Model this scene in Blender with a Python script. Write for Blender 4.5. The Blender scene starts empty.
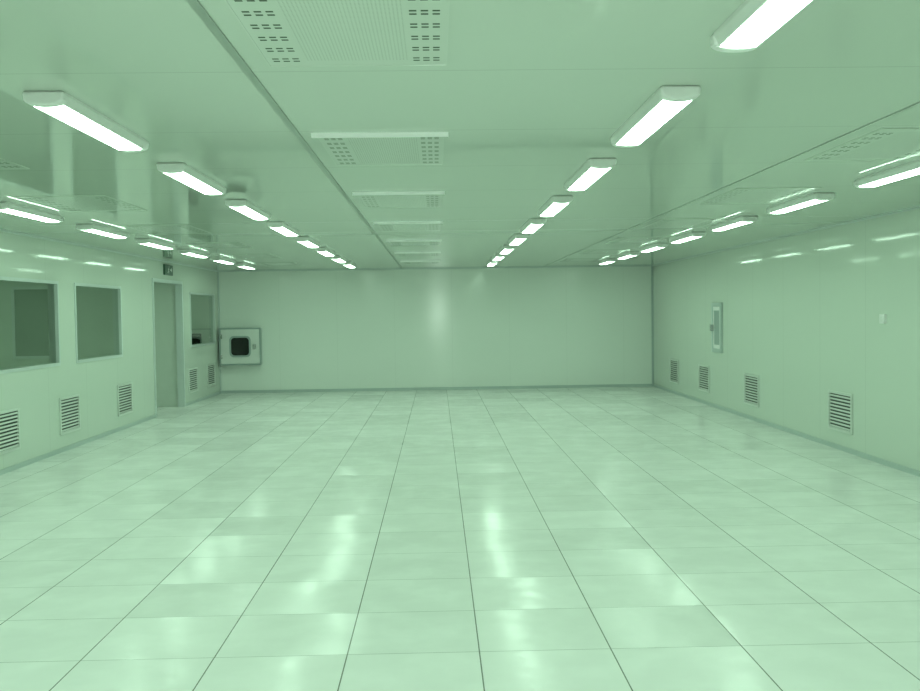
import bpy, math
from mathutils import Vector, Matrix

scene = bpy.context.scene
scene.view_settings.view_transform = 'Standard'
COL = scene.collection

# ------------------------------------------------------------------ helpers
def mesh_obj(name, verts, faces, mat=None, parent=None, loc=(0,0,0), smooth=False):
    me = bpy.data.meshes.new(name)
    me.from_pydata([tuple(v) for v in verts], [], faces)
    me.update()
    ob = bpy.data.objects.new(name, me)
    COL.objects.link(ob)
    ob.location = loc
    if mat: me.materials.append(mat)
    if parent: ob.parent = parent
    if smooth:
        for p in me.polygons: p.use_smooth = True
    return ob

def box_geo(boxes):
    V, F = [], []
    for (x0,x1,y0,y1,z0,z1) in boxes:
        b = len(V)
        V += [(x0,y0,z0),(x1,y0,z0),(x1,y1,z0),(x0,y1,z0),(x0,y0,z1),(x1,y0,z1),(x1,y1,z1),(x0,y1,z1)]
        F += [[b+i for i in f] for f in ((0,3,2,1),(4,5,6,7),(0,1,5,4),(1,2,6,5),(2,3,7,6),(3,0,4,7))]
    return V, F

def boxes(name, bl, mat, parent=None, loc=(0,0,0), bevel=0):
    V,F = box_geo(bl)
    ob = mesh_obj(name, V, F, mat, parent, loc)
    if bevel:
        m = ob.modifiers.new('bevel','BEVEL'); m.width = bevel; m.segments = 2; m.limit_method='ANGLE'
    return ob

def extrude_profile(name, prof, y0, y1, mat, parent=None, axis='y', smooth=False, loc=(0,0,0)):
    n = len(prof)
    V = []
    for y in (y0,y1):
        for a,b in prof:
            V.append((a,y,b) if axis=='y' else (y,a,b))
    F = [[i,(i+1)%n,n+(i+1)%n,n+i] for i in range(n)]
    F += [list(range(n))[::-1], list(range(n,2*n))]
    ob = mesh_obj(name, V, F, mat, parent, loc)
    import bmesh
    bm = bmesh.new(); bm.from_mesh(ob.data)
    bmesh.ops.recalc_face_normals(bm, faces=bm.faces); bm.to_mesh(ob.data); bm.free()
    if smooth:
        for p in ob.data.polygons: p.use_smooth = len(p.vertices)==4
    return ob

def empty(name, loc, rotz=0):
    e = bpy.data.objects.new(name, None); COL.objects.link(e)
    e.location = loc; e.rotation_euler = (0,0,rotz); e.empty_display_size=.1
    return e

def tag(ob, label, cat, group=None):
    ob["label"]=label; ob["category"]=cat
    if group: ob["group"]=group

def structure(ob): ob["kind"]="structure"; return ob

def copy_tree(src, loc, rotz=None):
    o = src.copy(); COL.objects.link(o); o.location = loc
    if rotz is not None: o.rotation_euler=(0,0,rotz)
    for c in src.children:
        k = c.copy(); COL.objects.link(k); k.parent = o
        for cc in c.children:
            kk = cc.copy(); COL.objects.link(kk); kk.parent = k
    return o

# ------------------------------------------------------------------ materials
class NT:
    def __init__(s, name):
        s.mat = bpy.data.materials.new(name); s.mat.use_nodes = True
        s.t = s.mat.node_tree; s.n = s.t.nodes; s.l = s.t.links
        s.b = s.n['Principled BSDF']
    def val(s, x, sock):
        if isinstance(x,(int,float)): sock.default_value = x
        elif isinstance(x,(tuple,list)): sock.default_value = x
        else: s.l.new(x, sock)
    def m(s, op, a, b=None, c=None):
        nd = s.n.new('ShaderNodeMath'); nd.operation = op
        s.val(a, nd.inputs[0])
        if b is not None: s.val(b, nd.inputs[1])
        if c is not None: s.val(c, nd.inputs[2])
        return nd.outputs[0]
    def pos(s):
        tc = s.n.new('ShaderNodeTexCoord'); sp = s.n.new('ShaderNodeSeparateXYZ')
        s.l.new(tc.outputs['Object'], sp.inputs[0]); return tc.outputs['Object'], sp.outputs
    def noise(s, vec, scale, detail=3):
        nd = s.n.new('ShaderNodeTexNoise'); s.l.new(vec, nd.inputs['Vector'])
        nd.inputs['Scale'].default_value = scale; nd.inputs['Detail'].default_value = detail
        return nd.outputs['Fac']
    def mix(s, f, a, b):
        nd = s.n.new('ShaderNodeMix'); nd.data_type='RGBA'
        s.val(f, nd.inputs[0]); s.val(a, nd.inputs[6]); s.val(b, nd.inputs[7]); return nd.outputs[2]
    def line(s, c, off, period, w):
        f = s.m('FRACT', s.m('DIVIDE', s.m('ADD', c, 1000*period-off+w/2), period))
        return s.m('LESS_THAN', f, w/period)

def c4(c): return (c[0],c[1],c[2],1)

def simple(name, col, rough=.4, metal=0, spec=.5, var=.04):
    t = NT(name); v,_ = t.pos()
    f = t.noise(v, 6)
    a = c4([x*(1-var) for x in col]); b = c4([min(1,x*(1+var)) for x in col])
    t.l.new(t.mix(f,a,b), t.b.inputs['Base Color'])
    t.b.inputs['Roughness'].default_value = rough
    t.b.inputs['Metallic'].default_value = metal
    t.b.inputs['Specular IOR Level'].default_value = spec
    return t.mat

def panel_mat(name, col, axis, period, off, rough, seam=.82, seam_w=.012, axis2=None, period2=1, off2=0, bump=.002, stretch=(1,1,1), nscale=1.6, spec=.5, bs=.25, aniso=0):
    t = NT(name); v,p = t.pos()
    ln = t.line(p[axis], off, period, seam_w)
    if axis2 is not None:
        ln = t.m('MAXIMUM', ln, t.line(p[axis2], off2, period2, seam_w))
    sc = c4([x*seam for x in col])
    t.l.new(t.mix(ln, c4(col), sc), t.b.inputs['Base Color'])
    t.b.inputs['Roughness'].default_value = rough
    t.b.inputs['Specular IOR Level'].default_value = spec
    if aniso:      # vertically rolled sheet
        t.b.inputs['Anisotropic'].default_value = aniso
        cz = t.n.new('ShaderNodeCombineXYZ'); cz.inputs[2].default_value = 1
        t.l.new(cz.outputs[0], t.b.inputs['Tangent'])
    mp = t.n.new('ShaderNodeMapping'); t.l.new(v, mp.inputs[0]); mp.inputs['Scale'].default_value = stretch
    bp = t.n.new('ShaderNodeBump'); bp.inputs['Strength'].default_value=bs; bp.inputs['Distance'].default_value=bump
    t.l.new(t.noise(mp.outputs[0], nscale, 1), bp.inputs['Height']); t.l.new(bp.outputs[0], t.b.inputs['Normal'])
    return t.mat

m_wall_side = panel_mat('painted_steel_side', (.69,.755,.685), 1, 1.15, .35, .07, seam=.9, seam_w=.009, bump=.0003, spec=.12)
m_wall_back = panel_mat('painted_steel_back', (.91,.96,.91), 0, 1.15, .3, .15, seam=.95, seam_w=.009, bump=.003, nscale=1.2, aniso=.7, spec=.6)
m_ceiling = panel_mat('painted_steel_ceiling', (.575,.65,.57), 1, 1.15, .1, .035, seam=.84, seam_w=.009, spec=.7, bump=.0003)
m_inner = simple('inner_room_paint', (.64,.72,.64), .5)
m_metal = simple('aluminium_trim', (.54,.62,.60), .35, .2)
m_seam = simple('ceiling_joint_strip', (.33,.39,.34), .4)
m_seam2 = simple('fine_ceiling_joint_strip', (.42,.48,.43), .4)
m_frame = simple('window_frame_paint', (.66,.73,.71), .3, .1)
m_white = simple('white_enamel', (.82,.85,.82), .3)
m_bright = simple('bright_white_plastic', (.93,.94,.93), .3, var=.01)
m_cap = simple('pale_plastic', (.84,.87,.84), .35)
m_dark = simple('dark_void', (.05,.07,.055), .6)
m_black = simple('black_rubber', (.012,.016,.014), .3)
m_screen = simple('black_glass', (.01,.014,.012), .08)
m_pane = simple('dark_window_pane', (.26,.34,.27), .2, spec=.2)
m_chrome = simple('brushed_metal', (.6,.62,.6), .25, .9)
m_vent = simple('vent_enamel', (.70,.75,.70), .35)
m_sign = simple('sign_green', (.03,.10,.06), .3)
m_signw = simple('sign_white', (.85,.9,.85), .3)

def floor_material():
    t = NT('vinyl_raised_floor_tiles'); v,p = t.pos()
    OX, OY, T = .17, .07, .6
    lx = t.line(p[0], OX, T, .006); ly = t.line(p[1], OY, T, .0055)
    n1 = t.noise(v, 1.1, 4); n2 = t.noise(v, 14, 4)
    base = t.mix(n1, (.855,.875,.86,1), (.88,.90,.885,1))
    base = t.mix(t.m('MULTIPLY', n2, .12), base, (.78,.81,.76,1))
    cx = t.m('FLOOR', t.m('DIVIDE', t.m('SUBTRACT', p[0], OX), T))
    cy = t.m('FLOOR', t.m('DIVIDE', t.m('SUBTRACT', p[1], OY), T))
    cb = t.n.new('ShaderNodeCombineXYZ'); t.l.new(cx, cb.inputs[0]); t.l.new(cy, cb.inputs[1])
    wn = t.n.new('ShaderNodeTexWhiteNoise'); wn.noise_dimensions='3D'; t.l.new(cb.outputs[0], wn.inputs['Vector'])
    base = t.mix(t.m('MULTIPLY', wn.outputs['Value'], .05), base, (.64,.69,.62,1))
    base = t.mix(t.m('MULTIPLY', ly, .5), base, (.16,.20,.16,1))
    base = t.mix(t.m('MULTIPLY', lx, .85), base, (.10,.13,.10,1))
    t.l.new(base, t.b.inputs['Base Color'])
    t.l.new(t.m('MULTIPLY_ADD', n2, .14, .11), t.b.inputs['Roughness'])
    # worn polish: reflectance varies in small patches
    n3 = t.noise(v, 3.2, 4)
    mr = t.n.new('ShaderNodeMapRange'); t.l.new(n3, mr.inputs[0]); mr.inputs[1].default_value=.38; mr.inputs[2].default_value=.62
    mr.inputs[3].default_value=.05; mr.inputs[4].default_value=.17
    t.l.new(mr.outputs[0], t.b.inputs['Specular IOR Level'])
    # tile-wise tiny tilt + undulation
    sub = t.n.new('ShaderNodeVectorMath'); sub.operation='SUBTRACT'
    t.l.new(wn.outputs['Color'], sub.inputs[0]); sub.inputs[1].default_value=(.5,.5,.5)
    mul = t.n.new('ShaderNodeVectorMath'); mul.operation='MULTIPLY'
    t.l.new(sub.outputs[0], mul.inputs[0]); mul.inputs[1].default_value=(.06,.075,0)
    bp = t.n.new('ShaderNodeBump'); bp.inputs['Strength'].default_value=.5; bp.inputs['Distance'].default_value=.006
    t.l.new(t.noise(v, 4, 2), bp.inputs['Height'])
    add = t.n.new('ShaderNodeVectorMath'); add.operation='ADD'
    t.l.new(bp.outputs[0], add.inputs[0]); t.l.new(mul.outputs[0], add.inputs[1])
    nm = t.n.new('ShaderNodeVectorMath'); nm.operation='NORMALIZE'; t.l.new(add.outputs[0], nm.inputs[0])
    t.l.new(nm.outputs[0], t.b.inputs['Normal'])
    return t.mat
m_floor = floor_material()

def emit(name, col, s):
    t = NT(name)
    t.b.inputs['Base Color'].default_value=(.8,.85,.8,1)
    t.b.inputs['Emission Color'].default_value = c4(col)
    t.b.inputs['Emission Strength'].default_value = s
    return t.mat
m_glow = emit('lit_fluorescent_diffuser', (.675,1,.75), 17)

def glass_mat():
    t = NT('tinted_window_glass')
    tr = t.n.new('ShaderNodeBsdfTransparent'); tr.inputs[0].default_value=(.58,.70,.61,1)
    gl = t.n.new('ShaderNodeBsdfGlossy'); gl.inputs['Roughness'].default_value=.03
    gl.inputs['Color'].default_value=(.9,.95,.9,1)
    fr = t.n.new('ShaderNodeFresnel'); fr.inputs[0].default_value=1.5
    mx = t.n.new('ShaderNodeMixShader')
    t.l.new(fr.outputs[0], mx.inputs[0]); t.l.new(tr.outputs[0], mx.inputs[1]); t.l.new(gl.outputs[0], mx.inputs[2])
    t.l.new(mx.outputs[0], t.n['Material Output'].inputs[0])
    return t.mat
m_glass = glass_mat()

DW, DL = .64, 1.0   # ceiling outlet size
def outlet_mat():
    """perforated centre field and three columns of paired slots each side"""
    t = NT('perforated_outlet_sheet'); v,p = t.pos()
    ax = t.m('ABSOLUTE', p[0])
    inner = t.m('MULTIPLY', t.m('LESS_THAN', ax, .18), t.m('LESS_THAN', t.m('ABSOLUTE', p[1]), DL/2-.08))
    a = t.m('SUBTRACT', t.m('FRACT', t.m('DIVIDE', t.m('ADD',p[0],50), .012)), .5)
    b = t.m('SUBTRACT', t.m('FRACT', t.m('DIVIDE', t.m('ADD',p[1],50), .012)), .5)
    d = t.m('SQRT', t.m('ADD', t.m('MULTIPLY',a,a), t.m('MULTIPLY',b,b)))
    hole = t.m('MULTIPLY', t.m('MULTIPLY', t.m('LESS_THAN', d, .22), inner), .35)
    cx = t.m('SUBTRACT', ax, .2)
    inx = t.m('MULTIPLY', t.m('GREATER_THAN', cx, 0), t.m('LESS_THAN', cx, .105))
    fx = t.m('LESS_THAN', t.m('FRACT', t.m('DIVIDE', cx, .035)), .64)
    py = t.m('FRACT', t.m('DIVIDE', t.m('ADD', p[1], 10*.13), .13))
    s1 = t.m('LESS_THAN', py, .105)
    s2 = t.m('MULTIPLY', t.m('GREATER_THAN', py, .24), t.m('LESS_THAN', py, .345))
    iny = t.m('LESS_THAN', t.m('ABSOLUTE', p[1]), DL/2-.06)
    slot = t.m('MULTIPLY', t.m('MULTIPLY', inx, fx), t.m('MULTIPLY', iny, t.m('MAXIMUM', s1, s2)))
    msk = t.m('MAXIMUM', hole, slot)
    t.l.new(t.mix(msk, (.60,.67,.595,1), (.07,.10,.07,1)), t.b.inputs['Base Color'])
    t.b.inputs['Roughness'].default_value=.1
    t.l.new(t.m('MULTIPLY_ADD', slot, -.5, .5), t.b.inputs['Specular IOR Level'])
    return t.mat
m_outlet = outlet_mat()

# ------------------------------------------------------------------ room shell
XL, XR, YB, YF, H = -4.35, 4.35, 19.04, -2.6, 2.44
XO = -7.0
structure(boxes('floor', [(XO,XR+.1,YF-.1,YB+.1,-.1,0)], m_floor))
structure(boxes('ceiling', [(XO,XR+.1,YF-.1,YB+.1,H,H+.1)], m_ceiling))
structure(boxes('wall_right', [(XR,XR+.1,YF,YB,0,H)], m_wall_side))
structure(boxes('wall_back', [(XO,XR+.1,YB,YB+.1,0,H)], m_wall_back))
structure(boxes('wall_front', [(XO,XR+.1,YF-.1,YF,0,H)], m_wall_side))
W = [(9.35,11.03),(11.52,13.2),(16.85,18.7)]
WZ0, WZ1 = 1.0, 1.97
DO = (14.65,16.36); DH = 2.14
segs=[]; y=YF
for (a,b,z0,z1) in [(W[0][0],W[0][1],WZ0,WZ1),(W[1][0],W[1][1],WZ0,WZ1),(DO[0],DO[1],0,DH),(W[2][0],W[2][1],WZ0,WZ1)]:
    segs.append((XL-.1,XL,y,a,0,H))
    if z0>0: segs.append((XL-.1,XL,a,b,0,z0))
    segs.append((XL-.1,XL,a,b,z1,H)); y=b
segs.append((XL-.1,XL,y,YB,0,H))
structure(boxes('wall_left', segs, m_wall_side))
structure(boxes('wall_adjoining', [(XO,XO+.1,YF,YB,0,H),(XO+.1,XL-.1,14.0,14.1,0,H),(XO+.1,XL-.1,16.38,16.48,0,H)], m_inner))

# baseboards, corner and ceiling trims
structure(boxes('baseboard_left', [(XL,XL+.012,YF,DO[0],0,.05),(XL,XL+.012,DO[1],YB,0,.05)], m_metal))
structure(boxes('baseboard_right', [(XR-.012,XR,YF,YB,0,.05)], m_metal))
structure(boxes('baseboard_back', [(XL+.012,XR-.012,YB-.012,YB,0,.055)], m_metal))
structure(boxes('trim_1', [(XR-.035,XR,YB-.035,YB,.06,H)], m_metal))
structure(boxes('trim_2', [(XL,XL+.03,YB-.03,YB,.06,H)], m_frame))
structure(boxes('trim_3', [(XR-.015,XR,YF,YB-.04,H-.02,H)], m_frame))
structure(boxes('trim_4', [(XL,XL+.015,YF,YB-.03,H-.02,H)], m_frame))
structure(boxes('trim_5', [(XL+.03,XR-.04,YB-.015,YB,H-.02,H)], m_frame))
structure(boxes('trim_6', [(-.695,-.665,YF,YB-.03,H-.005,H)], m_seam))
structure(boxes('trim_7', [(2.13,2.142,YF,YB-.03,H-.004,H)], m_seam2))

# ------------------------------------------------------------------ windows / door
def window(i, y0, y1, z0, z1):
    f=.035; x0=XL-.1; x1=XL+.012
    fr = boxes('window_%d'%i, [(x0,x1,y0,y0+f,z0,z1),(x0,x1,y1-f,y1,z0,z1),(x0,x1,y0+f,y1-f,z0,z0+f),(x0,x1,y0+f,y1-f,z1-f,z1)], m_frame)
    structure(fr)
    X=XL-.026
    mesh_obj('glass_pane', [(X,y0+f,z0+f),(X,y1-f,z0+f),(X,y1-f,z1-f),(X,y0+f,z1-f)], [[0,1,2,3]], m_glass, fr)
for i,(a,b) in enumerate(W): window(i+1,a,b,WZ0,WZ1)
wx0,wx1,wz0,wz1=-6.14,-5.5,1.0,1.97
w4 = boxes('window_4', [(wx0-.04,wx0,13.97,14,wz0-.04,wz1+.04),(wx1,wx1+.04,13.97,14,wz0-.04,wz1+.04),(wx0,wx1,13.97,14,wz0-.04,wz0),(wx0,wx1,13.97,14,wz1,wz1+.04)], m_frame)
structure(w4); boxes('glass_pane', [(wx0,wx1,13.985,14,wz0,wz1)], m_pane, w4)
d = boxes('door_1', [(XL-.1,XL+.015,DO[0],DO[0]+.05,0,DH),(XL-.1,XL+.015,DO[1]-.05,DO[1],0,DH),(XL-.1,XL+.015,DO[0]+.05,DO[1]-.05,DH-.05,DH)], m_frame)
structure(d)

# ------------------------------------------------------------------ fluorescent fixtures
def make_light():
    e = empty('ceiling_light', (0,0,H))
    tag(e, 'white surface-mounted fluorescent fitting with flat glowing diffuser', 'ceiling light', 'ceiling fluorescent lights in rows')
    extrude_profile('housing', [(-.078,0),(.078,0),(.078,-.014),(.064,-.046),(-.064,-.046),(-.078,-.014)], -.52,.52, m_white, e)
    extrude_profile('diffuser', [(-.060,-.045),(.060,-.045),(.057,-.050),(.02,-.053),(-.02,-.053),(-.057,-.050)], -.505,.505, m_glow, e)
    cap=[(-.082,0)]
    for i in range(13):
        a=math.pi*(1-i/12); cap.append((.082*math.cos(a), -.014-.043*(math.sin(a)**.5 if 0<i<12 else 0)))
    cap.append((.082,0))
    for s in (-1,1):
        y0,y1=(.505,.56) if s>0 else (-.56,-.505)
        c=extrude_profile('end_cap', cap, y0,y1, m_cap, e)
        m=c.modifiers.new('bevel','BEVEL'); m.width=.012; m.segments=3; m.limit_method='ANGLE'; m.angle_limit=math.radians(50)
    return e
L0 = make_light()
ys=[2.58+1.79*k for k in range(-1,9)]
first=True
for X in (-3.36,-1.54,.99,3.05):
    for yy in ys:
        if first: L0.location=(X,yy,H); first=False
        else: copy_tree(L0,(X,yy,H))

# ------------------------------------------------------------------ supply air diffusers
def make_diffuser(lip, loc):
    w,l=DW,DL
    e = empty('air_supply_panel',loc)
    tag(e,'painted steel ceiling air outlet panel with perforations and slots','air vent','ceiling air supply panels')
    if lip:
        extrude_profile('front_lip',[(-l/2-.026,0),(-l/2-.010,-.020),(-l/2,-.020),(-l/2,0)],-w/2-.02,w/2+.02,m_bright,e,axis='x')
    boxes('rim',[(-w/2,w/2,l/2-.006,l/2,-.003,0),(-w/2,w/2,-l/2-.006,-l/2,-.004,0),(-w/2,-w/2+.006,-l/2,l/2-.006,-.003,0),(w/2-.006,w/2,-l/2,l/2-.006,-.003,0)],m_outlet,e)
    boxes('perforated_sheet',[(-w/2+.006,w/2-.006,-l/2,l/2-.006,-.002,0)],m_outlet,e)
    return e
def py(k): return 2.46+2.3*k+.51
D0=make_diffuser(True,(-.27,py(0),H))
for k in range(1,7): copy_tree(D0,(-.27,py(k),H))
D1=make_diffuser(False,(2.57,py(1),H))
for k in range(2,7): copy_tree(D1,(2.57,py(k),H))
for k in range(1,7): copy_tree(D1,(-2.74,py(k),H))

# ------------------------------------------------------------------ return air grilles
def make_grille():
    w,h=.60,.43
    e=empty('return_air_grille',(0,0,.2))
    tag(e,'pale louvred return air grille set low in the wall','air vent','return air grilles')
    f=.03
    boxes('frame',[(0,.018,-w/2,-w/2+f,0,h),(0,.018,w/2-f,w/2,0,h),(0,.018,-w/2+f,w/2-f,0,f),(0,.018,-w/2+f,w/2-f,h-f,h)],m_vent,e,bevel=.003)
    boxes('backing',[(0,.002,-w/2+f,w/2-f,f,h-f)],m_dark,e)
    n=10; V=[];F=[]
    for i in range(n):
        z=f+.006+(h-2*f)*i/n
        b=len(V); y0,y1=-w/2+f,w/2-f
        V+=[(.016,y0,z),(.016,y1,z),(.003,y1,z+.014),(.003,y0,z+.014),(.016,y0,z+.003),(.016,y1,z+.003),(.003,y1,z+.017),(.003,y0,z+.017)]
        F+=[[b+j for j in q] for q in ((0,3,2,1),(4,5,6,7),(0,1,5,4),(1,2,6,5),(2,3,7,6),(3,0,4,7))]
    mesh_obj('louvres',V,F,m_vent,e)
    return e
G0=make_grille(); first=True
for yc in (9.61,11.27,13.25,16.93,18.28):
    if first: G0.location=(XL,yc,.2); first=False
    else: copy_tree(G0,(XL,yc,.2),0)
for yc in (10.14,13.04,15.38,17.33):
    copy_tree(G0,(XR,yc,.2),math.pi)

# ------------------------------------------------------------------ pass box on back wall
pb=empty('pass_box',(-3.90,YB,.575))
tag(pb,'white steel pass-through box with rounded black window and latch','pass box')
boxes('body',[(-.40,.40,-.15,0,0,.72)],m_metal,pb,bevel=.008)
m_edge = simple('blue_grey_edging', (.40,.48,.47), .35, .2)
boxes('frame',[(-.41,.41,-.18,-.15,-.01,.02),(-.41,.41,-.18,-.15,.70,.73),(-.41,-.38,-.18,-.15,.02,.70),(.38,.41,-.18,-.15,.02,.70)],m_edge,pb,bevel=.004)
dr=boxes('door',[(-.38,.38,-.175,-.15,.02,.70)],m_white,pb,bevel=.008)
def rr_plate(name,cx,cz,w,h,r,y0,y1,mat,parent):
    P=[]
    for (sx,sz,a0) in ((1,1,0),(-1,1,90),(-1,-1,180),(1,-1,270)):
        for i in range(7):
            a=math.radians(a0+15*i)
            P.append((cx+sx*(w/2-r)+r*math.cos(a), cz+sz*(h/2-r)+r*math.sin(a)))
    n=len(P)
    V=[(a,y0,b) for a,b in P]+[(a,y1,b) for a,b in P]
    F=[[i,(i+1)%n,n+(i+1)%n,n+i] for i in range(n)]+[list(range(n))[::-1],list(range(n,2*n))]
    return mesh_obj(name,V,F,mat,parent)
rr_plate('gasket',0,.36,.42,.42,.09,-.185,-.175,m_edge,dr)
rr_plate('window_pane',0,.36,.35,.35,.07,-.19,-.185,m_screen,dr)
rr_plate('handle',.28,.36,.07,.10,.02,-.21,-.175,m_chrome,dr)
for z in (.16,.56): boxes('hinge',[(-.385,-.35,-.188,-.17,z-.04,z+.04)],m_chrome,dr)

# ------------------------------------------------------------------ narrow hatch on right wall
ht=empty('pass_through_hatch',(XR,14.62,.87))
tag(ht,'narrow wall hatch with metal frame, glazed pane and latch','hatch')
w,h=.50,.77
boxes('frame',[(-.035,0,-w/2,-w/2+.06,0,h),(-.035,0,w/2-.06,w/2,0,h),(-.035,0,-w/2+.06,w/2-.06,0,.06),(-.035,0,-w/2+.06,w/2-.06,h-.06,h)],m_metal,ht,bevel=.006)
dd=boxes('door',[(-.02,0,-w/2+.06,w/2-.06,.06,h-.06)],m_bright,ht)
boxes('window_pane',[(-.023,-.02,-.13,.13,.12,h-.12)],m_edge,dd)
boxes('handle',[(-.08,-.02,w/2-.10,w/2-.062,.33,.43)],m_chrome,dd,bevel=.006)

# ------------------------------------------------------------------ wall switch on right wall
sw=empty('wall_switch',(XR,9.14,1.38))
tag(sw,'small white wall switch plate','switch')
boxes('plate',[(-.03,0,-.045,.045,0,.09)],m_bright,sw)
boxes('rocker',[(-.034,-.03,-.02,.02,.02,.07)],m_cap,sw)

# ------------------------------------------------------------------ exit sign above doorway
es=empty('exit_sign',(XL,15.5,2.215))
tag(es,'small dark green emergency exit sign with pale running figure','sign')
boxes('case',[(0,.03,-.23,.23,0,.165)],m_sign,es,bevel=.004)
boxes('face',[(.03,.032,-.215,.215,.012,.153)],m_sign,es)
def quad(a,b,t):
    a=Vector(a);b=Vector(b);n=(b-a).normalized();n=Vector((-n.y,n.x))*t/2
    return [a+n,b+n,b-n,a-n]
V=[];F=[]
S=1.15
for a,b,t in (((-.02,.095),(-.035,.062),.020),((-.035,.062),(-.012,.045),.013),((-.012,.045),(-.018,.022),.012),((-.035,.062),(-.05,.04),.013),((-.05,.04),(-.075,.036),.012),
              ((-.02,.092),(.003,.078),.010),((-.022,.092),(-.048,.088),.010),((-.048,.088),(-.055,.07),.010),((.05,.075),(.13,.075),.018),((.13,.075),(.10,.10),.018),((.13,.075),(.10,.05),.018)):
    q=quad(a,b,t);bb=len(V);V+=[(.0335,p.x*S,p.y*S) for p in q];F.append([bb,bb+1,bb+2,bb+3])
bb=len(V);V+=[(.0335,S*(-.008+.011*math.cos(i*math.pi/5)),S*(.113+.011*math.sin(i*math.pi/5))) for i in range(10)];F.append(list(range(bb,bb+10)))
mesh_obj('pictogram',V,F,m_signw,es)

# ------------------------------------------------------------------ desk and monitor seen through third window
dk=empty('desk',(-5.0,18.6,0))
tag(dk,'pale desk standing behind the observation window','desk')
boxes('desk_top',[(-.6,.5,-.35,.35,.72,.75)],m_white,dk,bevel=.004)
for sx in (-.57,.43):
    for sy in (-.32,.28): boxes('leg',[(sx,sx+.04,sy,sy+.04,0,.72)],m_metal,dk)
mo=empty('computer_monitor',(-4.80,18.55,.75))
tag(mo,'black computer monitor on the desk behind the window','monitor')
boxes('base',[(-.11,.11,-.09,.09,0,.02)],m_black,mo,bevel=.004)
boxes('stand',[(-.025,.025,.0,.04,.02,.2)],m_black,mo)
boxes('screen_housing',[(-.22,.22,-.03,.02,.1,.46)],m_black,mo,bevel=.01)
boxes('screen',[(-.2,.2,-.034,-.03,.13,.44)],m_screen,mo)

# unseen copy of the fitting, added to brighten the vestibule behind the doorway
copy_tree(L0,(-6.1,15.2,H))

# unseen fill lamps, added to brighten the rooms behind the windows
def area(loc, sx, sy, e):
    l=bpy.data.lights.new('fill_lamp','AREA'); l.shape='RECTANGLE'; l.size=sx; l.size_y=sy; l.energy=e; l.color=(.7,1,.75)
    o=bpy.data.objects.new('fill_lamp',l); COL.objects.link(o); o.location=loc
area((-6.0,11.5,H-.02),.3,3,19)
area((-6.0,17.8,H-.02),.3,1,8)

# ------------------------------------------------------------------ camera
FP=950.0
fc=Vector((437-460,-(313-345.5),-FP)).normalized()
r=.015
up=Vector((-math.sin(r),math.cos(r),0)); up=(up-up.dot(fc)*fc).normalized()
xc=fc.cross(up).normalized()
M=Matrix((xc,fc,up))
cam=bpy.data.cameras.new('camera'); co=bpy.data.objects.new('camera',cam); COL.objects.link(co)
co.matrix_world=Matrix.Translation((0,0,1.543))@M.to_4x4()
cam.sensor_width=36; cam.lens=FP/920*36; cam.clip_start=.05
scene.camera=co

# on-camera flash
fl=bpy.data.lights.new('flash','AREA'); fl.shape='RECTANGLE'; fl.size=.05; fl.size_y=.03; fl.energy=34; fl.color=(.8,1,.85)
fo=bpy.data.objects.new('flash',fl); COL.objects.link(fo); fo.matrix_world=Matrix.Translation((0.04,-.02,1.60))@M.to_4x4()

w=bpy.data.worlds.new('world'); scene.world=w; w.use_nodes=True
w.node_tree.nodes['Background'].inputs[0].default_value=(.4,.6,.45,1); w.node_tree.nodes['Background'].inputs[1].default_value=.2
